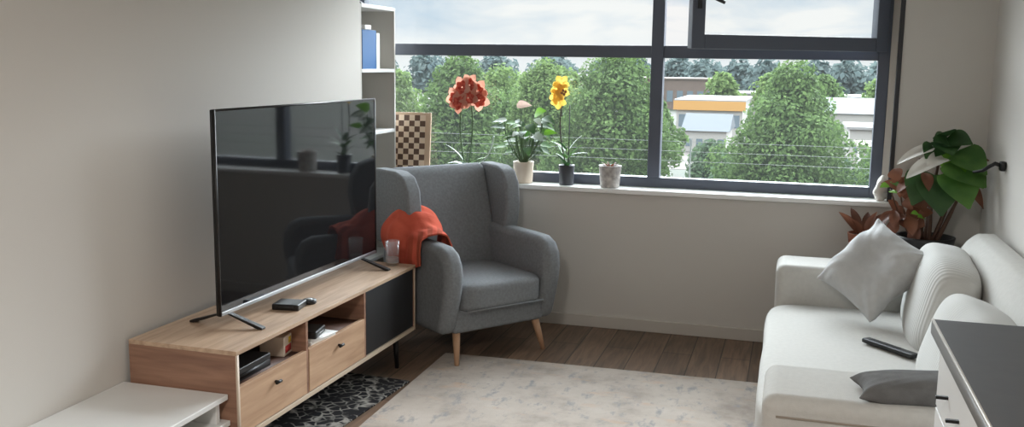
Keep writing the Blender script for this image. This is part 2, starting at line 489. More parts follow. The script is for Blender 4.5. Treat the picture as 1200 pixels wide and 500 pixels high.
# ------------------------------------------------------------------ bookshelf in the alcove
SH = thing('bookshelf', 'tall narrow white bookshelf set into the alcove beside the window', 'bookshelf', (XL, 5.6, 0))
y0, y1 = YJ+.004-5.6, YB-.006-5.6
x0 = -.33
obj('back_panel', boxes((x0, x0+.012, y0, y1, 0, 1.985)), M['shelf'], SH, smooth=False)
obj('side_panel', boxes((x0+.012, -.002, y0, y0+.02, 0, 1.985)), M['shelf'], SH, bevel=.002)
obj('side_panel', boxes((x0+.012, -.002, y1-.02, y1, 0, 1.985)), M['shelf'], SH, bevel=.002)
for z in (.06, .40, .80, 1.195, 1.578, 1.963):
    obj('shelf_board', boxes((x0+.012, 0, y0+.02, y1-.02, z, z+.022)), M['white_lacquer'], SH, bevel=.002)
yb = YJ+.03
for k, (w, hh, m, nm, lb, ct, zz) in enumerate((
        (.03, .245, 'book_dark', 'book', 'dark navy book standing left of the blue binder on the bookshelf', 'book', 1.60),
        (.20, .235, 'book_blue', 'binder', 'bright blue ring binder standing on the white bookshelf', 'binder', 1.60),
        (.05, .22, 'paper', 'book', 'pale thin book standing right of the blue binder on the bookshelf', 'book', 1.60))):
    t = thing(nm, lb, ct, (XL-.13, yb+w/2, zz))
    obj('cover', boxes((-.115, .115, -w/2, -w/2+.004, 0, hh), (-.115, .115, w/2-.004, w/2, 0, hh), (.111, .115, -w/2+.004, w/2-.004, 0, hh)), M[m], t, bevel=.001)
    obj('page_block', boxes((-.11, .109, -w/2+.005, w/2-.005, .004, hh-.005)), M['paper'], t, smooth=False)
    yb += w+.004
pk = obj('paper_box', boxes((-.09,.09,-.045,.045,0,.028)), M['white_lacquer'], bevel=.003, loc=(XL-.1, YJ+.075, 1.884))
pk.location = (XL-.1, YJ+.12, 1.8835-.0)
pk.location.z = 1.8355
pk.location.y = YJ+.137
tag(pk, 'small flat white box lying on top of the blue binder', 'box')
sp = thing('speaker', 'small black speaker on the middle shelf behind the television', 'speaker', (XL-.06, YJ+.12, 1.217))
obj('body', boxes((-.05,.05,-.07,.07,0,.12)), M['black'], sp, bevel=.008)
obj('grille', boxes((.05,.054,-.06,.06,.01,.11)), M['black_door'], sp, bevel=.002)
bx = thing('ornament', 'dark slim ornament standing on top of the bookshelf', 'ornament', (XL-.07, YJ+.12, 1.985))
bm = bmesh.new(); lathe(bm, [(.035,0),(.036,.008),(.012,.02),(.01,.06),(.022,.075),(.024,.09)]); obj('stand', bm, M['black'], bx)
bm = bmesh.new(); lathe(bm, [(.011,.09),(.011,.2),(.004,.205)]); obj('rod', bm, M['pot_dark'], bx)

# chessboard on the sill
cb = thing('chessboard', 'brown and cream chequered chessboard leaning upright on the window sill', 'chessboard', (-2.485, 5.94, .893))
brd = obj('border', boxes((-.185,.185,-.009,.009,0,.425)), M['chess_border'], cb, bevel=.003)
sq = obj('squares', boxes((-.148,.148,-.0115,-.0085,0,.370)), M['chess'], cb, smooth=False)
sq.location = (0,0,.037)
cb.rotation_euler = (R(-6), 0, R(3))

# ------------------------------------------------------------------ TV stand
ST = thing('tv_stand', 'long low oak television stand on black legs along the left wall', 'tv stand', (-2.215, 3.98, 0), R(-1.3))
SX, SY = .245, .86            # half depth, half length (local y along the wall, local +x towards the room)
zb, zt = .185, .55
obj('top_panel', boxes((-SX, SX, -SY, SY, zt-.018, zt)), M['oak'], ST, bevel=.0015)
obj('side_panel', boxes((-SX, SX-.004, -SY, -SY+.018, zb, zt-.018)), M['oak_shaded'], ST, bevel=.0015)
obj('side_panel', boxes((-SX, SX-.004, SY-.018, SY, zb, zt-.018)), M['oak_shaded'], ST, bevel=.0015)
obj('edge_band', boxes((SX-.004, SX, -SY, -SY+.018, zb, zt-.018)), M['light_edge'], ST)
obj('edge_band', boxes((SX-.004, SX, SY-.014, SY, zb, zt-.018)), M['light_edge'], ST)
obj('bottom_panel', boxes((-SX, SX, -SY+.018, SY-.018, zb, zb+.02)), M['light_edge'], ST, bevel=.0015)
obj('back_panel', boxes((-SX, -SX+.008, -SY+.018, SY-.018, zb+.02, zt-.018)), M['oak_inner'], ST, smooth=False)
D1, D2 = -.315, .25
obj('divider', boxes((-SX+.008, SX-.006, D1-.009, D1+.009, zb+.02, zt-.018)), M['oak_shaded'], ST, bevel=.001)
obj('divider', boxes((-SX+.008, SX-.006, D2-.009, D2+.009, zb+.02, zt-.018)), M['oak_shaded'], ST, bevel=.001)
zs = .405
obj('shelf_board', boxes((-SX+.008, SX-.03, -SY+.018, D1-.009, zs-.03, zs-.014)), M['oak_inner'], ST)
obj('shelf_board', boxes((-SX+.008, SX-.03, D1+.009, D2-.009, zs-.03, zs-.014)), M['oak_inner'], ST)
for (a, b_) in ((-SY+.021, D1-.012), (D1+.012, D2-.012)):
    dr = obj('drawer', boxes((SX-.024, SX-.003, a, b_, zb+.024, zs-.004)), M['oak_front'], ST, bevel=.0015)
    hbm = bmesh.new(); yc = (a+b_)/2
    tube(hbm, [(SX-.004, yc, .345), (SX+.014, yc, .345)], .006); tube(hbm, [(SX+.014, yc-.018, .345), (SX+.014, yc+.018, .345)], .007)
    obj('knob', hbm, M['black_metal'], dr)
dm = boxes((SX-.022, SX-.006, D2+.012, SY-.02, zb+.024, zt-.022))
dd = obj('door', dm, M['black_door'], ST, bevel=.002)
for lx in (-SX+.05, SX-.05):
    for ly in (-SY+.16, SY-.16):
        bm = bmesh.new(); tube(bm, [(lx, ly, zb), (lx, ly+.02*(1 if ly > 0 else -1), 0)], [.016, .011], 10)
        obj('leg', bm, M['black_metal'], ST)
def on_stand(x, y): 
    v = Matrix.Rotation(R(-1.3), 3, 'Z') @ Vector((x, y, 0)); return (-2.215+v.x, 3.98+v.y)
# in the open compartments
sb = thing('media_box', 'black media box in the near open compartment of the oak stand', 'media box', (*on_stand(.02, -.66), zs-.014))
obj('case', boxes((-.16,.17,-.13,.13,0,.055)), M['black'], sb, bevel=.004)
obj('front_strip', boxes((.17,.173,-.12,.12,.012,.03)), M['black_door'], sb)
gb = thing('game_case', 'small pale box with red and yellow print in the near compartment', 'box', (*on_stand(.12, -.375), zs-.014), R(8))
obj('case', boxes((-.055,.055,-.045,.045,0,.085)), M['pot_cream'], gb, bevel=.003)
obj('red_patch', boxes((.055,.0565,-.03,.035,.012,.042)), mat('print_red', (190,58,60), .5), gb)
obj('yellow_patch', boxes((.055,.0565,.008,.034,.048,.074)), mat('print_yellow', (226,196,60), .5), gb)
pp = thing('paper_stack', 'loose stack of white papers in the far open compartment', 'papers', (*on_stand(.1, -.14), zs-.014), R(-6))
obj('sheets', boxes((-.15,.13,-.1,.1,0,.022)), M['paper'], pp, bevel=.002)
obj('top_sheet', boxes((-.14,.135,-.09,.11,.022,.024)), M['white_lacquer'], pp)
ro = thing('router', 'small black router lying on white papers in the far compartment', 'router', (*on_stand(.14, -.15), zs+.010), R(10))
obj('case', boxes((-.06,.07,-.07,.07,0,.035)), M['black'], ro, bevel=.008)
obj('light_strip', boxes((.07,.071,-.04,.04,.014,.018)), M['silver'], ro)

# television
TV = thing('television', 'large black flat-screen television standing on the oak stand', 'television', (-2.20, 4.087, .55), R(88.5))
W, H0, H1 = .729, .055, .90
obj('back_shell', boxes((-W, W, .004, .014, H0, H1), (-.45, .45, .014, .065, H0+.03, .5)), M['black'], TV, bevel=.006)
obj('screen', boxes((-W+.008, W-.008, -.006, .004, H0+.018, H1-.008)), M['tv_screen'], TV, smooth=False)
obj('bezel', boxes((-W, -W+.008, -.009, .004, H0, H1), (W-.008, W, -.009, .004, H0, H1), (-W+.008, W-.008, -.009, .004, H1-.008, H1)), M['black'], TV)
obj('bottom_trim', boxes((-W+.008, W-.008, -.010, .004, H0, H0+.016)), M['silver'], TV, bevel=.002)
for fx in (-.66, .56):
    bm = bmesh.new()
    for yy, o_ in ((-.165, -.01), (.185, .0)):
        prism(bm, [(0.0 if yy < 0 else .02, H0+.004), (.02 if yy < 0 else 0, H0+.004), (yy+(.02 if yy < 0 else -.02), .0), (yy, 0), (yy, .009)], 0, fx-.014, fx+.014)
    obj('foot', bm, M['black'], TV, bevel=.002)

bx = thing('set_top_box', 'small black set-top box lying flat before the television', 'set-top box', (-2.13, 3.775, .55), R(8))
obj('case', boxes((-.062,.062,-.055,.055,0,.028)), M['black'], bx, bevel=.006)
obj('port_strip', boxes((-.04,.04,-.0565,-.055,.008,.02)), M['black_door'], bx)
pk = thing('puck', 'round black puck next to the small set-top box', 'puck', (-2.085, 3.875, .55))
bm = bmesh.new(); lathe(bm, [(.03,0),(.033,.004),(.033,.016),(.028,.02)]); obj('shell', bm, M['black'], pk)
bm = bmesh.new(); lathe(bm, [(.014,.02),(.014,.022)]); obj('button', bm, M['silver'], pk)

gl = thing('drinking_glass', 'clear drinking glass on the far end of the oak stand', 'glass', (-2.065, 4.785, .55))
bm = bmesh.new(); lathe(bm, [(.001,0),(.034,0),(.036,.004),(.04,.135),(.0375,.135),(.0335,.014),(.001,.012)]); obj('tumbler', bm, M['tumbler'], gl)
bm = bmesh.new(); lathe(bm, [(.001,.0125),(.033,.0145),(.0345,.042),(.001,.042)]); obj('water', bm, M['water'], gl)

# ------------------------------------------------------------------ low white bench, bottom left
WB = thing('low_cabinet', 'low white open-fronted bench against the left wall beside the oak stand', 'bench', (-2.262, 2.515, 0))
hx, hy = .236, .595
obj('top_panel', boxes((-hx, hx, -hy, hy, .358, .38)), M['white_lacquer'], WB, bevel=.004)
obj('side_panel', boxes((-hx, hx-.02, hy-.055, hy-.03, .275, .358)), M['white_lacquer'], WB, bevel=.002)
obj('side_panel', boxes((-hx, hx-.02, -hy+.03, -hy+.055, .275, .358)), M['white_lacquer'], WB, bevel=.002)
obj('back_panel', boxes((-hx, -hx+.012, -hy+.055, hy-.055, .275, .358)), M['white_lacquer'], WB)
obj('shelf_board', boxes((-hx, hx+.004, -hy, hy+.004, .253, .275)), M['white_lacquer'], WB, bevel=.004)
for sx in (-hx+.03, hx-.03):
    for sy in (-hy+.04, hy-.04):
        obj('leg', boxes((sx-.02, sx+.02, sy-.02, sy+.02, 0, .253)), M['white_lacquer'], WB, bevel=.003)

# ------------------------------------------------------------------ rugs
rg = obj('rug', boxes((-.90,.90,-1.55,1.55,0,.007)), M['rug'], bevel=.004, loc=(-.92, 3.49, .0))
rg.rotation_euler = (0, 0, R(.9)); tag(rg, 'large cream distressed rug lying on the brown plank floor', 'rug')
dr = obj('rug', boxes((-.31,.31,-.62,.62,0,.009)), M['dark_rug'], bevel=.003, loc=(-2.20, 3.9, 0))
dr.rotation_euler = (0,0,R(-4)); tag(dr, 'small black and grey zigzag rug beneath the oak stand', 'rug')

# ------------------------------------------------------------------ armchair
AC = thing('armchair', 'slate grey wingback armchair with beech legs in the window corner', 'armchair', (-1.80, 5.275, 0), math.atan2(.79, .61))
obj('base_frame', boxes((-.31,.31,-.34,.30,.175,.31)), M['chair'], AC, bevel=.025, seg=4)
sbm = bmesh.new(); puff(sbm, .56, .66, .17, 7, 14, .004, 6); obj('seat_cushion', sbm, M['chair'], AC, loc=(0,-.07,.375), subsurf=1)
obj('seat_piping', tube(bmesh.new(), [(-.26,-.398,.31),(.26,-.398,.31)], .005), M['chair'], AC)
arm = [(-.33,.175),(-.365,.30),(-.395,.42),(-.405,.50),(-.395,.575),(-.36,.635),(-.30,.665),(-.2,.67),(0,.672),(.2,.68),(.30,.69),(.33,.5),(.31,.175)]
for s in (-1, 1):
    bm = bmesh.new(); prism(bm, arm, 0, s*.275, s*.395); obj('arm', bm, M['chair'], AC, bevel=.045, seg=6)
bk = [(.20,.30),(.14,.46),(.20,.75),(.27,.98),(.295,1.02),(.34,1.035),(.385,1.01),(.395,.93),(.355,.6),(.32,.25)]
bm = bmesh.new(); prism(bm, bk, 0, -.315, .315); obj('backrest', bm, M['chair'], AC, bevel=.03, seg=4)
wg = [(.05,.64),(.02,.80),(.035,.93),(.085,1.005),(.16,1.03),(.37,1.033),(.41,.99),(.405,.9),(.36,.62),(.33,.6)]
for s in (-1, 1):
    bm = bmesh.new(); prism(bm, wg, 0, 0, s*.10)
    w = obj('wing', bm, M['chair'], AC, bevel=.035, seg=5); w.location = (s*.29, 0, 0); w.rotation_euler = (0, 0, R(-6*s))
for sx in (-1, 1):
    for sy, yy in ((-1, -.30), (1, .26)):
        bm = bmesh.new(); tube(bm, [(sx*.27, yy, .19), (sx*.30, yy+.055*sy, 0)], [.024, .013], 12); obj('leg', bm, M['chair_leg'], AC)

# blanket over the near arm (own object, same frame as the chair)
bm = bmesh.new()
path = [(-.412,.42),(-.416,.54),(-.414,.61),(-.402,.672),(-.365,.692),(-.315,.695),(-.272,.688),(-.256,.645),(-.252,.58),(-.246,.52),(-.205,.478),(-.15,.47),(-.08,.468)]
NS, NT = 36, 48
def on_path(t):
    f = t*(len(path)-1); i = min(int(f), len(path)-2); a = Vector(path[i]); b = Vector(path[i+1]); return a.lerp(b, f-i)
grid = []
for i in range(NS+1):
    s = i/NS; row = []
    y = -.20 + .37*s
    tmax = .50 + .30*min(1, max(0, (.95-abs(s-.35)*1.5)))
    for j in range(NT+1):
        t = .10*(1-s)*.9 + (tmax-.1)*j/NT
        p = on_path(min(1, max(0, t)))
        q0, q1 = on_path(max(0, t-.03)), on_path(min(1, t+.03))
        tg = (q1-q0); nrm = Vector((-tg.y, tg.x)); nrm = nrm.normalized() if nrm.length > 1e-6 else Vector((0,1))
        lump = .135*math.exp(-((s-.68)/.30)**2)*math.exp(-((t-.40)/.22)**2)
        w = .024*noise.noise(Vector((t*5.5, y*9, 1.3))) + .012*noise.noise(Vector((t*13, y*22, 4))) + .014*math.sin(y*55+t*7)*.6
        d = max(.010, .016 + w*(.35+.65*min(1, s*1.6)) + lump)
        row.append(bm.verts.new((p.x + nrm.x*d, y + .03*noise.noise(Vector((t*4, s*2, 8)))+.03*math.sin(t*6), p.y + nrm.y*d)))
    grid.append(row)
for i in range(NS):
    for j in range(NT): bm.faces.new([grid[i][j], grid[i+1][j], grid[i+1][j+1], grid[i][j+1]])
bl = obj('blanket', bm, M['blanket'], solid=.012, subsurf=1)
bl.location = AC.location; bl.rotation_euler = AC.rotation_euler
tag(bl, 'orange-red wool blanket draped over the arm of the grey armchair', 'blanket')

# ------------------------------------------------------------------ sofa
SF = thing('sofa', 'light grey fabric sofa with padded arms along the right wall', 'sofa', (.47, 4.26, 0))
SX0, SX1 = -.525, .545
obj('base_frame', boxes((SX0+.02, SX1, -.88, .92, .09, .27)), M['sofa'], SF, bevel=.02)
bm = bmesh.new(); puff(bm, .98, 1.79, .20, 9, 18, .006, 5); obj('seat_cushion', bm, M['sofa'], SF, loc=(-.065, .015, .338), subsurf=1)
for (a, b_) in ((-1.215, -.83), (.905, 1.235)):
    bm = boxes((SX0+.005, SX1, a, b_, .07, .62))
    ar = obj('arm', bm, M['sofa'], SF, bevel=.045, seg=6)
    sy_ = a-.001 if a < 0 else b_+.001
    tb = bmesh.new(); tube(tb, [(SX0+.05, sy_, .555), (SX1-.06, sy_, .555)], .004, 6)
    obj('seam', tb, M['sofa_seam'], ar)
bp = [(.31,.25),(.335,.60),(.345,.74),(.375,.815),(.43,.850),(.50,.853),(.54,.83),(.55,.75),(.55,.1),(.31,.1)]
bm = bmesh.new(); prism(bm, bp, 1, -1.215, .93); obj('backrest', bm, M['sofa'], SF, bevel=.05, seg=6)
for k, (yc, ln, tilt, zc, hh) in enumerate(((.47, .86, 11, .600, .46), (-.41, .86, 18, .56, .43))):
    bm = bmesh.new(); puff(bm, .25, ln, hh, 3.6, 16, .014, 5, seed=k*3.3)
    cu = obj('back_cushion', bm, M['rib'], SF, loc=(.215, yc, zc), subsurf=1); cu.rotation_euler = (0, R(tilt), R(1.5 if k else -1))
for sx in (SX0+.09, SX1-.09):
    for sy in (-1.12, 1.14):
        bm = bmesh.new(); tube(bm, [(sx, sy, .075), (sx, sy, 0)], [.024, .02], 12); obj('foot', bm, M['black'], SF)

bm = bmesh.new(); pillow(bm, .44, .44, .17, amp=.042, seed=2.2, fr=8.5)
pl = obj('throw_pillow', bm, M['pillow'], subsurf=1)
nrm = Vector((-.50, -.60, .62)).normalized()
ax = Vector((.863, -.402, .304)); ax = (ax - nrm*ax.dot(nrm)).normalized(); ay = nrm.cross(ax)
xa = (ax+ay).normalized(); ya = (ay-ax).normalized()
place(pl, (.412, 4.915, .685), xa, ya)
tag(pl, 'pale grey square throw pillow leaning on its corner against the far sofa arm', 'pillow')
bm = bmesh.new(); pillow(bm, .54, .20, .09, amp=.012, seed=5.1)
pl2 = obj('throw_pillow', bm, M['dark_pillow'], subsurf=1)
place(pl2, (.49, 3.185, .655), (.97,.10,.06), (-.08,1,.02))
tag(pl2, 'flattened dark grey pillow lying on the near arm of the sofa', 'pillow')
rc = thing('remote_control', 'slim black remote control lying on the sofa seat', 'remote', (.45, 4.34, .445), math.atan2(-.21, .19))
bm = boxes((-.14,.14,-.024,.024,0,.02)); obj('shell', bm, M['black'], rc, bevel=.007, seg=3)
kb = bmesh.new()
for i in range(8):
    for j in (-1, 0, 1): box(kb, -.105+i*.02, -.094+i*.02, j*.011-.004, j*.011+.004, .02, .0212)
obj('keypad', kb, M['black_door'], rc, smooth=False)

# ------------------------------------------------------------------ chest of drawers, bottom right
DZ = .95
CH = thing('chest_of_drawers', 'white chest of drawers with dark grey top at the near sofa end', 'chest of drawers', (.72, 2.05, 0))
lx0, lx1, ly0, ly1 = .405-.72, 1.026-.72, 1.15-2.05, 2.885-2.05
obj('worktop', boxes((lx0+.002, lx1, ly0, ly1, DZ-.04, DZ)), M['counter'], CH, bevel=.001)
obj('front_edge', boxes((lx0-.001, lx0+.002, ly0, ly1, DZ-.04, DZ-.004)), M['counter_edge'], CH)
obj('light_edge', boxes((lx0-.0015, lx0+.005, ly0, ly1, DZ-.004, DZ+.0015)), M['counter_highlight'], CH)  # pale strip painting the highlight along the worktop's top edge
obj('body', boxes((lx0+.045, lx1, ly0+.01, ly1-.012, .05, DZ-.04)), M['white_lacquer'], CH, bevel=.002)
obj('plinth', boxes((lx0+.07, lx1, ly0+.03, ly1-.03, 0, .05)), M['black'], CH)
zr = [(.07,.28),(.287,.5),(.507,.7),(.707,.905)]
for (a, b_) in ((ly0+.014, -.05), (-.044, ly1-.016)):
    for (c, d) in zr:
        dw = obj('drawer', boxes((lx0+.025, lx0+.045, a, b_, c, d)), M['white_lacquer'], CH, bevel=.002)
        for hy_ in (b_-.195, b_-.375):
            obj('handle', boxes((lx0-.006, lx0+.025, hy_-.006, hy_+.006, d-.118, d-.110)), M['black_metal'], dw, bevel=.001)

# ------------------------------------------------------------------ plants on the sill
ZS = .893
def flower(bm, c, facing, size, n=5):
    f = Vector(facing).normalized(); a = f.cross(Vector((0,0,1))).normalized(); b = f.cross(a)
    for k in range(n):
        th = 2*PI*k/n + .3
        d = a*math.cos(th) + b*math.sin(th)
        leaf(bm, Vector(c)+d*size*.06, d + f*.25, f, size*.62, size*.5, .25, n=6, cup=.1)

def pot(t, prof, m, soil_r=None, soil_z=None, name='pot'):
    bm = bmesh.new(); lathe(bm, prof); p = obj(name, bm, m, t)
    if soil_r:
        bm = bmesh.new(); lathe(bm, [(.001, soil_z-.01), (soil_r, soil_z-.008), (soil_r, soil_z), (.001, soil_z+.006)]); obj('soil', bm, M['soil'], t)
    return p
def pot_prof(r0, r1, h, wall=.006):
    return [(.001,0),(r0,0),(r0+.003,.005),(r1,h-.004),(r1,h),(r1-wall,h),(r1-wall-.002,h-.03),(r0-wall,.02),(.001,.02)]

# red orchid
t = thing('red_orchid', 'tall red orchid with pale-edged blooms in a black pot on sill', 'orchid', (-2.03, 5.925, ZS))
pot(t, pot_prof(.045,.058,.105), M['pot_black'], .05, .095)
tips = [(-.075,0,.53),(-.03,-.01,.60),(.02,-.01,.615),(.07,0,.58),(.015,-.02,.535),(-.045,-.02,.50),(.085,-.01,.52)]
for k, x in enumerate((-.03, .025)):
    bm = bmesh.new(); tube(bm, arc((x*.4,0,.09), (x, -.005, .56), (x*.8,0,0)), .0055, 6); obj('stem', bm, M['stem'], t)
for k, p in enumerate(tips):
    bm = bmesh.new(); flower(bm, p, (random.uniform(-.4,.4), -1, random.uniform(-.1,.3)), .118)
    fl = obj('flower', bm, M['petal_pale'], t)
    bm = bmesh.new(); flower(bm, (p[0], p[1]-.008, p[2]-.004), (random.uniform(-.2,.2), -1, .1), .074, 6); obj('flower_centre', bm, M['petal_red'], fl)
for (dx, dy, dz, L, w, m) in ((-1,-.2,.35,.13,.05,'leaf_pale_glint'), (1,-.2,.30,.16,.05,'leaf_pale_glint'), (.9,.1,.8,.14,.05,'leaf_mid'), (-.5,-.1,1,.2,.04,'leaf_dark'), (-.3,-.6,.4,.12,.05,'leaf_pale_glint'), (.5,-.7,.3,.13,.05,'leaf_pale_glint')):
    bm = bmesh.new(); leaf(bm, (dx*.02, dy*.02, .1), (dx,dy,dz), (0,0,1), L, w, .5, 'strap'); obj('leaf', bm, M[m], t)
bm = bmesh.new(); tube(bm, arc((.02,0,.1), (.185,-.01,.29), (.03,0,-.045)), .005, 6); obj('stem', bm, M['leaf_pale_glint'], t)

# anthurium
t = thing('anthurium', 'leafy anthurium with one pale pink flower in a cream pot', 'potted plant', (-1.648, 5.925, ZS))
pot(t, pot_prof(.056,.066,.135), M['pot_cream'], .058, .125)
rnd = random.Random(3)
for k in range(34):
    a = rnd.uniform(0, 2*PI); r = rnd.uniform(.03, .13); z = rnd.uniform(.20, .42)
    p = (r*math.cos(a)*1.15, r*math.sin(a)*.45, z)
    bm = bmesh.new(); tube(bm, arc((p[0]*.1, p[1]*.1, .125), p, (p[0]*.25, 0, .01)), .0028, 5); st = obj('stem', bm, M['stem'], t)
    bm = bmesh.new(); leaf(bm, p, (math.cos(a), math.sin(a)*.5-.3, rnd.uniform(-.5,.3)), (0,-.5,1), rnd.uniform(.07,.11), rnd.uniform(.045,.07), .4, 'heart')
    obj('leaf', bm, M[rnd.choice(['leaf_mid','leaf_dark','leaf_mid','leaf_dark','leaf_pale_glint'])], st)
for p, d, L, w, m in (((.075,-.02,.44),(.6,-.4,.25),.10,.075,'leaf_bright'), ((.135,-.02,.325),(.9,-.3,.1),.10,.045,'leaf_bright')):
    bm = bmesh.new(); tube(bm, arc((p[0]*.1,0,.125), p, (.01,0,.01)), .003, 5); st = obj('stem', bm, M['stem'], t)
    bm = bmesh.new(); leaf(bm, p, d, (0,-.8,.6), L, w, .3, 'heart'); obj('leaf', bm, M[m], st)
bm = bmesh.new(); tube(bm, arc((0,0,.125), (-.005,-.02,.49), (-.02,0,0)), .003, 5); st = obj('stem', bm, M['stem'], t)
bm = bmesh.new(); leaf(bm, (-.045,-.02,.495), (1,-.15,.06), (0,-.8,.6), .105, .06, .25, 'heart'); obj('flower', bm, M['petal_pink'], st)

# yellow orchid
t = thing('yellow_orchid', 'slender yellow orchid in a dark grey pot on the window sill', 'orchid', (-1.365, 5.925, ZS))
pot(t, pot_prof(.042,.050,.125), M['pot_dark'], .044, .115)
bm = bmesh.new(); tube(bm, arc((0,0,.11), (-.03,-.01,.56), (-.03,0,0), 10), .004, 6); obj('stem', bm, M['stem_dark'], t)
bm = bmesh.new(); tube(bm, [(.012,0,.11),(.012,-.002,.5)], .0035, 6); obj('support_stick', bm, M['pot_dark'], t)
for k, p in enumerate(((-.06,-.01,.60),(-.04,-.02,.635),(-.07,-.02,.555),(-.03,-.03,.585),(-.055,-.02,.525))):
    bm = bmesh.new(); flower(bm, p, (rnd.uniform(-.4,.3), -1, rnd.uniform(-.1,.3)), .085); fl = obj('flower', bm, M['petal_yellow'], t)
    if k in (3,):
        bm = bmesh.new(); flower(bm, (p[0]+.01, p[1]-.012, p[2]-.006), (0,-1,0), .035, 4); obj('flower_centre', bm, M['leaf_dry'], fl)
for k in range(12):
    a = rnd.uniform(0, 2*PI); bm = bmesh.new()
    leaf(bm, (.012*math.cos(a), .012*math.sin(a), rnd.uniform(.115,.26)), (math.cos(a), math.sin(a)*.4-.1, rnd.uniform(.3,1.4)), (0,0,1), rnd.uniform(.09,.15), .036, .3, 'strap')
    obj('leaf', bm, M[rnd.choice(['leaf_dark','leaf_dark','leaf_mid','leaf_pale_glint'])], t)

# bare mottled pot
t = thing('plant_pot', 'mottled white pot of bare soil on sill beside the window mullion', 'plant pot', (-1.085, 5.915, ZS))
pot(t, pot_prof(.056,.07,.135), M['pot_mottled'], .062, .12)
for k in range(6):
    a = k*1.05; bm = bmesh.new(); leaf(bm, (.02*math.cos(a),.02*math.sin(a),.124), (math.cos(a),math.sin(a),1.3), (0,0,1), .05, .016, .4, 'strap'); obj('dry_leaf', bm, M['leaf_dry'], t)

# ------------------------------------------------------------------ large plant in the right corner
t = thing('corner_plant', 'large green plant with dried brown leaves behind the sofa corner', 'potted plant', (.725, 5.665, .02))
bm = bmesh.new(); lathe(bm, [(.001,-.02),(.11,-.02),(.115,.01),(.15,.70),(.155,.72),(.14,.72),(.135,.66),(.001,.65)]); obj('planter', bm, M['pot_black'], t)
bm = bmesh.new(); lathe(bm, [(.001,.655),(.134,.66),(.134,.675),(.001,.69)]); obj('soil', bm, M['soil'], t)
rnd = random.Random(11)
stems = [((0.02,0,.68),(.02,-.02,1.0)), ((-.02,0,.68),(-.06,-.03,1.15)), ((.03,.0,.68),(.12,-.02,1.16)), ((.0,.02,.68),(.05,0,1.26)), ((.05,-.02,.68),(.2,-.05,1.1))]
for a, b_ in stems:
    bm = bmesh.new(); tube(bm, arc(a, b_, (rnd.uniform(-.03,.03), 0, 0)), [.012]*4+[.009]*5, 7); obj('stem', bm, M['stem_brown'], t)
big = [ # base, direction, length, width, material
 ((.08,-.08,1.16),(.65,-.5,-.45),.25,.22,'leaf_mid'), ((.02,-.10,1.07),(.1,-.6,-.75),.25,.23,'leaf_dark'),
 ((.10,-.10,1.10),(.30,-.6,-.65),.25,.22,'leaf_mid'), ((-.02,-.08,1.08),(-.35,-.5,-.65),.22,.20,'leaf_dark'),
 ((.12,-.06,1.20),(.45,-.5,-.30),.22,.19,'leaf_mid'), ((.08,-.05,1.19),(.2,-.6,-.5),.2,.17,'leaf_bright'),
 ((.08,-.04,1.25),(-.5,-.6,.12),.14,.13,'leaf_dark'), ((.06,-.04,1.26),(.6,-.6,.02),.16,.15,'leaf_dark'),
 ((.05,-.02,1.26),(.05,-.6,.45),.12,.13,'leaf_dark'), ((.05,-.05,1.25),(.15,-.7,-.25),.15,.16,'leaf_dark'),
 ((.02,-.04,1.22),(-.4,-.6,-.3),.13,.13,'leaf_dark'),
 ((.15,-.05,1.12),(.6,-.5,-.45),.18,.16,'leaf_mid'), ((.15,-.02,1.16),(.9,-.2,.05),.14,.10,'leaf_dry'), ((.20,-.02,1.02),(.4,-.2,-.6),.16,.06,'leaf_dry')]
for base, d, L, w, m in big:
    bm = bmesh.new(); leaf(bm, base, d, (0,-.7,.7), L, w, .30, 'heart', 10, .12); obj('leaf', bm, M[m], t)
for base, d, L, w in (((-.0,-.06,1.21),(-.9,-.2,-.22),.22,.08), ((.03,-.09,1.15),(-.8,-.45,-.25),.22,.10), ((.05,-.09,1.16),(-.5,-.6,-.05),.14,.10)):
    bm = bmesh.new(); leaf(bm, base, d, (.1,-.5,.9), L, w, .45, 'strap', 10, .3); obj('pale_leaf', bm, M['leaf_pale'], t)
for k in range(34):
    p = Vector((rnd.uniform(-.21,-.03), rnd.uniform(-.10,.02), rnd.uniform(.78,1.10)))
    d = (rnd.uniform(-.6,.5), rnd.uniform(-.8,0), rnd.uniform(-.9,.4))
    bm = bmesh.new(); leaf(bm, p, d, (rnd.uniform(-.5,.5),-.6,.6), rnd.uniform(.08,.14), rnd.uniform(.05,.09), rnd.uniform(.3,.9), 'oval', 8, rnd.uniform(.1,.5)); obj('dry_leaf', bm, M['leaf_dry'], t)
for p in ((-.215,-.06,1.0),(-.2,-.08,.97),(-.19,-.05,1.02),(-.06,-.14,.86),(-.03,-.13,.84)):
    bm = bmesh.new(); leaf(bm, p, (rnd.uniform(-.6,.6),-.5,rnd.uniform(-.2,.5)), (0,-.6,.7), .06, .045, .3, 'heart'); obj('leaf', bm, M['leaf_bright' if rnd.random() < .5 else 'leaf_mid'], t)
for k in range(5):
    x = -.2+.045*k
    bm = bmesh.new(); tube(bm, arc((x*.3,0,.68), (x,-.05,rnd.uniform(.9,1.1)), (-.02,0,.02)), .005, 6); obj('stem', bm, M['stem_brown'], t)

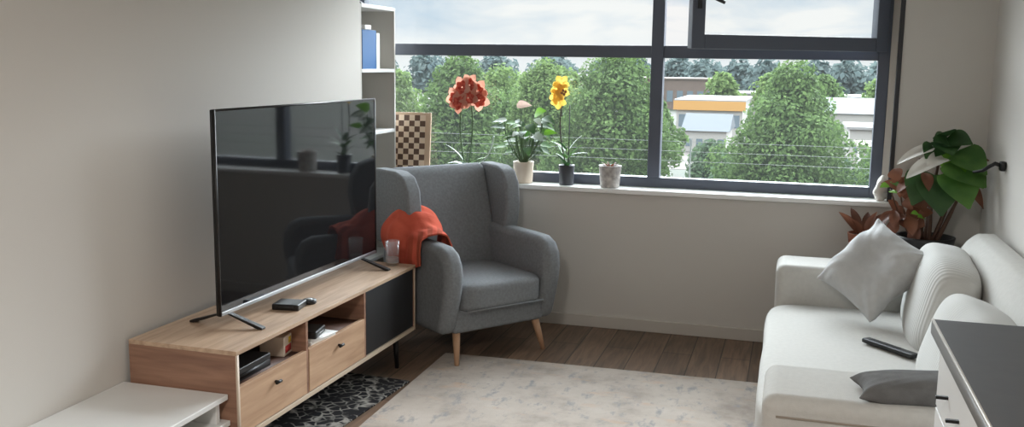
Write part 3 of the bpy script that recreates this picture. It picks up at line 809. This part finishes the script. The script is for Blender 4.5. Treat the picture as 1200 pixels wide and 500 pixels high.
# small terracotta pot standing by the planter, only its rim in view
t = thing('plant_stool', 'small round black stool holding a terracotta pot behind the sofa arm', 'stool', (.41, 5.70, 0))
bm = bmesh.new(); lathe(bm, [(.001,.555),(.10,.555),(.105,.56),(.105,.58),(.001,.58)]); obj('seat', bm, M['black'], t)
for k in range(3):
    a = k*2.1+.4; bm = bmesh.new(); tube(bm, [(.06*math.cos(a),.06*math.sin(a),.556),(.1*math.cos(a),.1*math.sin(a),0)], .009, 8); obj('leg', bm, M['black_metal'], t)
t = thing('plant_pot', 'rust-coloured terracotta pot of withered stems behind the throw pillow', 'plant pot', (.41, 5.70, .58))
pot(t, pot_prof(.065,.088,.15,.008), M['pot_rust'], .078, .135)
for k in range(9):
    a = k*.7; bm = bmesh.new(); leaf(bm, (.03*math.cos(a),.03*math.sin(a),.138), (math.cos(a)*.7,math.sin(a)*.5-.2,1.2), (0,-.5,.7), rnd.uniform(.1,.2), .05, .5, 'oval', 8, .3); obj('dry_leaf', bm, M['leaf_dry'], t)

# crumpled white paper wrap on the sill end
bm = bmesh.new(); puff(bm, .075, .06, .15, 3.2, 12, .022, 22, seed=3); 
pw = obj('paper_wrap', bm, M['paper_bag'], loc=(.505, 5.905, .893+.07)); pw.rotation_euler = (0, R(14), R(20))
tag(pw, 'crumpled white paper wrap at the right end of the window sill', 'paper')

# black bracket on the right wall
t = thing('wall_bracket', 'black curved bracket screwed to the right wall beside the plant', 'bracket', (XR, 5.33, 1.17))
bm = bmesh.new(); puff(bm, .03, .06, .05, 4, 8); obj('wall_plate', bm, M['black_metal'], t, loc=(-.015,0,0), smooth=True)
bm = bmesh.new(); tube(bm, [(-.012,0,0),(-.05,.0,.012),(-.075,.005,-.005),(-.10,.02,-.028),(-.14,.05,-.04)], [.011,.011,.010,.009,.007], 8); obj('arm', bm, M['black_metal'], t)

# added soft fill lamp on the ceiling, unseen behind the viewer
CL = thing('fill_lamp', 'added flat round white fill lamp, unseen on the ceiling behind the viewer', 'lamp', (-.7, .3, ZC))
bm = bmesh.new(); lathe(bm, [(.001,-.06),(.2,-.06),(.22,-.05),(.22,0),(.001,0)]); obj('shade', bm, M['white_lacquer'], CL)

# ------------------------------------------------------------------ outside
GZ = -9.0
gm = boxes((-400, 300, 14, 900, GZ-.5, GZ)); g = obj('terrain', gm, M['ground'], smooth=False); struct(g)
rd = obj('road', boxes((-60, 45, 100, 126, GZ, GZ+.03)), M['road'], smooth=False); struct(rd)
rd = obj('road', boxes((-15, -7.5, 126, 160, GZ, GZ+.03)), M['road'], smooth=False); struct(rd)

def tmat(name, a, b_):
    m, nt, b = new_mat(name)
    oi = nt.nodes.new('ShaderNodeNewGeometry')
    c = ramp(nt, oi.outputs['Random Per Island'], [(0, a), (1, b_)])
    nt.links.new(c, b.inputs['Base Color']); b.inputs['Roughness'].default_value = .7; b.inputs['Specular IOR Level'].default_value = .2
    tr = nt.nodes.new('ShaderNodeBsdfTranslucent'); nt.links.new(c, tr.inputs['Color'])
    mx = nt.nodes.new('ShaderNodeMixShader'); mx.inputs[0].default_value = .4
    nt.links.new(b.outputs[0], mx.inputs[1]); nt.links.new(tr.outputs[0], mx.inputs[2]); nt.links.new(mx.outputs[0], nt.nodes['Material Output'].inputs['Surface'])
    return m
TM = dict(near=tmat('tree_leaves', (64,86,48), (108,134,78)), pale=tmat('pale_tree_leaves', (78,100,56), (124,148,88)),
          far=tmat('hazed_tree_leaves', (80,95,96), (106,121,118)), shrub=tmat('shrub_leaves', (60,80,60), (92,114,82)))  # far leaves greyed and blued, distance haze put into their colour

def crown_mesh(name, W, D, H, n, size, seed, m, blobs=28, cone=.0):
    rs = np.random.RandomState(seed)
    if cone > .3: pr = ([0,.2,.5,.7,.85,1], [.70,.92,1.0,.74,.46,.12])
    else: pr = ([0,.2,.5,.75,.9,1], [.62,.92,1.0,.86,.58,.22])
    cs = []
    for k in range(blobs):
        h = (k+.5)/blobs; e = np.interp(h, *pr)
        a = k*2.4+rs.uniform(-.5,.5); br = rs.uniform(.24,.46)*(.5+.5*e)
        rr = max(0, e-br)*rs.uniform(.6,1.2)
        cs.append((rr*math.cos(a)*W/2, rr*math.sin(a)*D/2, (h-.5)*(H-br*W*.4), br*W/2))
    for h in (.12,.3,.45,.6,.74,.86):
        e = np.interp(h, *pr); cs.append((0, 0, (h-.5)*H, e*.58*W/2))
    cs = np.array(cs); wts = cs[:,3]**2; wts /= wts.sum()
    idx = rs.choice(len(cs), n, p=wts)
    d = rs.normal(size=(n,3)); d /= np.linalg.norm(d, axis=1)[:,None]
    rad = cs[idx,3]*rs.uniform(.72,1.06,n)
    P = cs[idx,:3] + d*rad[:,None]*np.array([1,1,.9])
    nn = d*.8 + rs.normal(size=(n,3))*.55 + np.array([0,0,.35]); nn /= np.linalg.norm(nn, axis=1)[:,None]
    a = np.cross(nn, rs.normal(size=(n,3))); a /= np.linalg.norm(a, axis=1)[:,None]; b_ = np.cross(nn, a)
    s = size*rs.uniform(.6,1.3,n)[:,None]
    V = np.stack([P-a*s, P-b_*s*.6+nn*s*.15, P+a*s, P+b_*s*.6+nn*s*.15], 1).reshape(-1,3)
    me = bpy.data.meshes.new(name)
    me.from_pydata(V.tolist(), [], np.arange(4*n).reshape(-1,4).tolist()); me.materials.append(m)
    return me

def tree(name, label, x, y, W, top, base, n, size, seed, m='near', group=None, cone=.3, crown=None, cat='tree'):
    t = thing(name, label, cat, (x, y, GZ), 0, group)
    H = top-base
    me = crown or crown_mesh('crown', W, W*.9, H, n, size, seed, TM[m], cone=cone)
    c = bpy.data.objects.new('crown', me); COL.objects.link(c); c.parent = t; c.location = (0,0,(top+base)/2-GZ)
    bm = bmesh.new(); r = max(.12, W*.035); zt_ = (top+base)/2-GZ
    tube(bm, [(0,0,0),(0.05*W,0,zt_*.5),(0,0,zt_)], [r, r*.8, r*.4], 8); obj('trunk', bm, M['bark'], t)
    return t, me

tree('broadleaf_tree', 'broad green tree filling the right window pane', -.1, 50, 8.6, 1.7, -7.4, 30000, .125, 5, cone=.42)
tree('broadleaf_tree', 'dense green tree directly behind the window mullion', -9.0, 50, 7.6, 2.3, -7.6, 28000, .125, 8, cone=.15)
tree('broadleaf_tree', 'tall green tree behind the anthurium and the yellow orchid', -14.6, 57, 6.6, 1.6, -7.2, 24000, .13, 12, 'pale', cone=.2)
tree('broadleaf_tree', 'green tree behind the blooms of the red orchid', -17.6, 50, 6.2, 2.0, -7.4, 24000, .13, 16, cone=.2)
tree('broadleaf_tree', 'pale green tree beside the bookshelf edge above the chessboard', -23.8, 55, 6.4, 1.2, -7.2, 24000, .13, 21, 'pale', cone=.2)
shr = None
for k, (x, y) in enumerate(((-3.2,64),(.6,60),(3.0,66),(6.0,74),(-10.5,66),(-14.5,62),(-6.3,78),(-20.5,64))):
    t, shr = tree('shrub', 'low green shrub at the foot of the broad trees outside', x, y, 5.2, -4.4, -8.8, 2600, .22, 31, 'shrub', 'shrubs below the trees outside', .1, shr, 'shrub')
    t.rotation_euler.z = k*1.3
# mid-distance trees among the roofs
mids = [(-18.8,82,9,'pale','leafy pale tree between the red orchid and the anthurium flower'), (-13.2,92,7,'near','green tree low behind the bare mottled pot'), (-27,96,9,'near','green tree low behind the red orchid stems'),
        (-13.5,190,9,'pale','round pale tree beside the brown long building'), (-4.5,205,11,'pale','yellowish green tree left of the broad tree top'), (4.6,178,9,'near','tall green tree on the right beyond the white roofs'), (15.5,190,9,'pale','light green tree by the right window frame beyond the roofs'),
        (-40,170,13,'pale','wide pale tree left of the red orchid blooms'), (-58,190,15,'pale','pale tree far left by the bookshelf edge')]
for k, (x, y, w, m, lb) in enumerate(mids):
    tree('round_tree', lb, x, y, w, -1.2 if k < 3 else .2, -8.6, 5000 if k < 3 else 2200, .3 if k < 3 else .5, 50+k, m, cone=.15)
# the tree line at the horizon
crowns = [crown_mesh('crown', 20, 16, 12.5, 1100, 1.2, 70+k, TM['far'], cone=.1) for k in range(3)]
rnd = random.Random(5)
for k in range(24):
    x = -205 + k*11.6 + rnd.uniform(-3,3)
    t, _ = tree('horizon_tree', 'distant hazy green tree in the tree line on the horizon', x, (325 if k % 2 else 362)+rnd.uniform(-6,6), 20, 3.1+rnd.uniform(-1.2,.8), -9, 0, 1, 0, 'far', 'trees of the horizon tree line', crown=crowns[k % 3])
    t.rotation_euler.z = rnd.uniform(0, 6)

BM = dict(white=mat('render_white', (150,147,142), .8), cream=mat('brick_pale', (112,100,92), .85, var=.08, scale=1.5), brown=mat('brick_brown', (98,84,76), .9, var=.12, scale=1.2),
          grey=mat('roof_grey', (78,86,92), .7, var=.06, scale=.8), slate=mat('roof_slate', (60,68,76), .7), orange=mat('fascia_orange', (172,128,66), .6),
          pale=mat('roof_pale', (126,125,124), .7, var=.05, scale=.7), glass=mat('shop_glass', (92,104,112), .25))
def building(label, x0, x1, y0, y1, h, wall, roof, fascia=None, fz=1.2, over=.4, nwin=0, cat='building', pitched=False):
    t = thing('building', label, cat, ((x0+x1)/2, y0, GZ))
    w = (x1-x0)/2; d = y1-y0
    wo = obj('wall', boxes((-w, w, 0, d, 0, h)), BM[wall], t, smooth=False)
    if pitched:
        bm = bmesh.new(); prism(bm, [(-over, h), (d+over, h), (d/2, h+1.9)], 0, -w-over, w+over); obj('roof', bm, BM[roof], t, smooth=False)
    else:
        obj('roof', boxes((-w-over, w+over, -over, d+over, h, h+.3)), BM[roof], t, smooth=False)
    if fascia: obj('fascia', boxes((-w-over-.05, w+over+.05, -over-.1, -over, h-fz, h+.1)), BM[fascia], t, smooth=False)
    for k in range(nwin):
        a = -w + (k+.2)*2*w/nwin; b_ = -w + (k+.8)*2*w/nwin
        obj('window', boxes((a, b_, -.06, .02, h*.25, h*.62)), BM['glass'], t, smooth=False)
    return t
building('long store with an orange fascia band seen through the right pane', -17.5, -7.6, 150, 172, 5.2, 'white', 'pale', 'orange', 1.3, nwin=5)
building('low shed with a slate blue roof before the orange store', -13.2, -8.0, 122, 133, 2.6, 'white', 'slate', None, nwin=4, pitched=True)
building('long brown brick building beyond the orange store', -38, -16.2, 238, 256, 7.2, 'brown', 'cream', None, nwin=9)
building('white flat-roofed hall left of the broad tree top', -15.5, -5.5, 215, 235, 4.6, 'white', 'pale', None, nwin=6)
building('long grey-roofed hall right of the broad tree', 4.2, 22, 140, 158, 4.4, 'white', 'grey', None, nwin=7, pitched=True)
building('pale flat roofed hall farther behind the grey roofed hall', 1.5, 24, 205, 222, 4.6, 'white', 'pale', None, nwin=8)
building('small white house by the right window frame', 6.0, 9.4, 92, 99, 3.4, 'white', 'cream', None, nwin=2)
building('white low house right of the broad tree before the grey hall', 6.2, 14, 118, 128, 3.6, 'white', 'pale', None, nwin=3)
building('pale house behind the red orchid blooms', -33, -22.5, 120, 132, 4.2, 'cream', 'pale', None, nwin=4)
building('pinkish terrace far left between the trees', -62, -40, 235, 250, 6.4, 'cream', 'pale', None, nwin=8)

# guard rail outside the window
t = thing('guard_rail', 'thin pale guard rail wires outside the lower window panes', 'railing', (-1, 6.45, .6))
for z in (1.02, 1.085, 1.15):
    bm = bmesh.new(); tube(bm, [(-1.6,0,z-.6),(1.75,0,z-.6)], .0016, 6); obj('wire', bm, M['rail'], t)
for x in (-1.6, .35, 1.75):
    bm = bmesh.new(); tube(bm, [(x,0,-.3),(x,0,.57)], .006, 6); obj('post', bm, M['rail'], t)
bk = boxes((-1.7, 1.85, -.16, .04, -.36, -.30)); obj('ledge', bk, M['white_trim'], t, smooth=False)

# ------------------------------------------------------------------ world, lights, camera
SKY_LOW, SKY_HIGH, SKY_BEHIND, SKY_ZENITH = .83, 25.0, 5.0, 5.0
w = bpy.data.worlds.new('World'); sc.world = w; w.use_nodes = True
nt = w.node_tree; nt.nodes.clear()
out = nt.nodes.new('ShaderNodeOutputWorld'); bg = nt.nodes.new('ShaderNodeBackground')
tc = nt.nodes.new('ShaderNodeTexCoord'); sep = nt.nodes.new('ShaderNodeSeparateXYZ')
nt.links.new(tc.outputs['Generated'], sep.inputs[0])
mp = nt.nodes.new('ShaderNodeMapping'); mp.inputs['Scale'].default_value = (1,1,3.2); nt.links.new(tc.outputs['Generated'], mp.inputs['Vector'])
n = tex(nt, 'Noise', 6.5, mp.outputs[0], Detail=7, Roughness=.55, Distortion=.3)
c = ramp(nt, n.outputs['Fac'], [(.38, (200,217,232)), (.5, (224,232,239)), (.62, (248,248,247))])
hz = nt.nodes.new('ShaderNodeMapRange'); hz.inputs['From Min'].default_value = .0; hz.inputs['From Max'].default_value = .035
nt.links.new(sep.outputs['Z'], hz.inputs['Value'])
c2 = mixc(nt, hz.outputs[0], (240,244,246), c)
nt.links.new(c2, bg.inputs['Color'])
mr = nt.nodes.new('ShaderNodeMapRange'); mr.interpolation_type = 'SMOOTHSTEP'
mr.inputs['From Min'].default_value = .085; mr.inputs['From Max'].default_value = .30
mr.inputs['To Min'].default_value = SKY_LOW; mr.inputs['To Max'].default_value = SKY_HIGH
# the sun stands behind thin cloud on the window's side: that half of the sky is the bright one
my = nt.nodes.new('ShaderNodeMapRange'); my.interpolation_type = 'SMOOTHSTEP'
my.inputs['From Min'].default_value = .25; my.inputs['From Max'].default_value = .92
my.inputs['To Min'].default_value = SKY_BEHIND; my.inputs['To Max'].default_value = SKY_HIGH
nt.links.new(sep.outputs['Y'], my.inputs['Value']); nt.links.new(my.outputs[0], mr.inputs['To Max'])
mz = nt.nodes.new('ShaderNodeMapRange'); mz.interpolation_type = 'SMOOTHSTEP'
mz.inputs['From Min'].default_value = .50; mz.inputs['From Max'].default_value = .85; mz.inputs['To Max'].default_value = SKY_ZENITH
nt.links.new(sep.outputs['Z'], mz.inputs['Value'])
nt.links.new(sep.outputs['Z'], mr.inputs['Value']); nt.links.new(mr.outputs[0], mz.inputs['To Min']); nt.links.new(mz.outputs[0], bg.inputs['Strength'])
nt.links.new(bg.outputs[0], out.inputs['Surface'])

def area(name, loc, rot, sx, sy, power, col=(1,1,1), portal=False):
    l = bpy.data.lights.new(name, 'AREA'); l.shape = 'RECTANGLE'; l.size = sx; l.size_y = sy; l.energy = power; l.color = col
    o = bpy.data.objects.new(name, l); COL.objects.link(o); o.location = loc; o.rotation_euler = rot
    if portal: l.cycles.is_portal = True
    return o
area('window_portal', (-.98, 6.2, 1.7), (R(-90), 0, 0), 3.1, 1.7, 1, portal=True)
area('fill_light', (-.7, .3, ZC-.07), (0,0,0), .38, .38, 62, (1,.96,.91))  # area light added as soft fill from behind the camera

cam = bpy.data.cameras.new('Camera'); co = bpy.data.objects.new('Camera', cam); COL.objects.link(co)
F = 1132.0
cam.sensor_width = 36; cam.lens = 36*F/1200; cam.clip_end = 2000; cam.clip_start = .05
Dv = Vector((335, -172, F)).normalized(); Vv = Vector((-100, 7250, F)).normalized()
Vv = (Vv - Dv*Vv.dot(Dv)).normalized(); Xv = Vv.cross(Dv)
if Xv.x < 0: Xv = -Xv
# rows: world axes in camera coordinates (x right, y down, z forward)
def to_world(c): return Vector((Xv.dot(c), Dv.dot(c), -Vv.dot(c)))
rx, ry, rz = to_world(Vector((1,0,0))), to_world(Vector((0,-1,0))), to_world(Vector((0,0,-1)))
co.matrix_world = Matrix(((rx.x,ry.x,rz.x,0),(rx.y,ry.y,rz.y,0),(rx.z,ry.z,rz.z,1.65),(0,0,0,1)))
sc.camera = co

sc.view_settings.view_transform = 'Standard'; sc.view_settings.look = 'None'
sc.view_settings.gamma = 1; sc.view_settings.use_curve_mapping = False
sc.view_settings.exposure = 0.25
sc.cycles.use_denoising = True
sc.cycles.max_bounces = 12; sc.cycles.diffuse_bounces = 6; sc.cycles.transparent_max_bounces = 16
sc.cycles.sample_clamp_indirect = 6
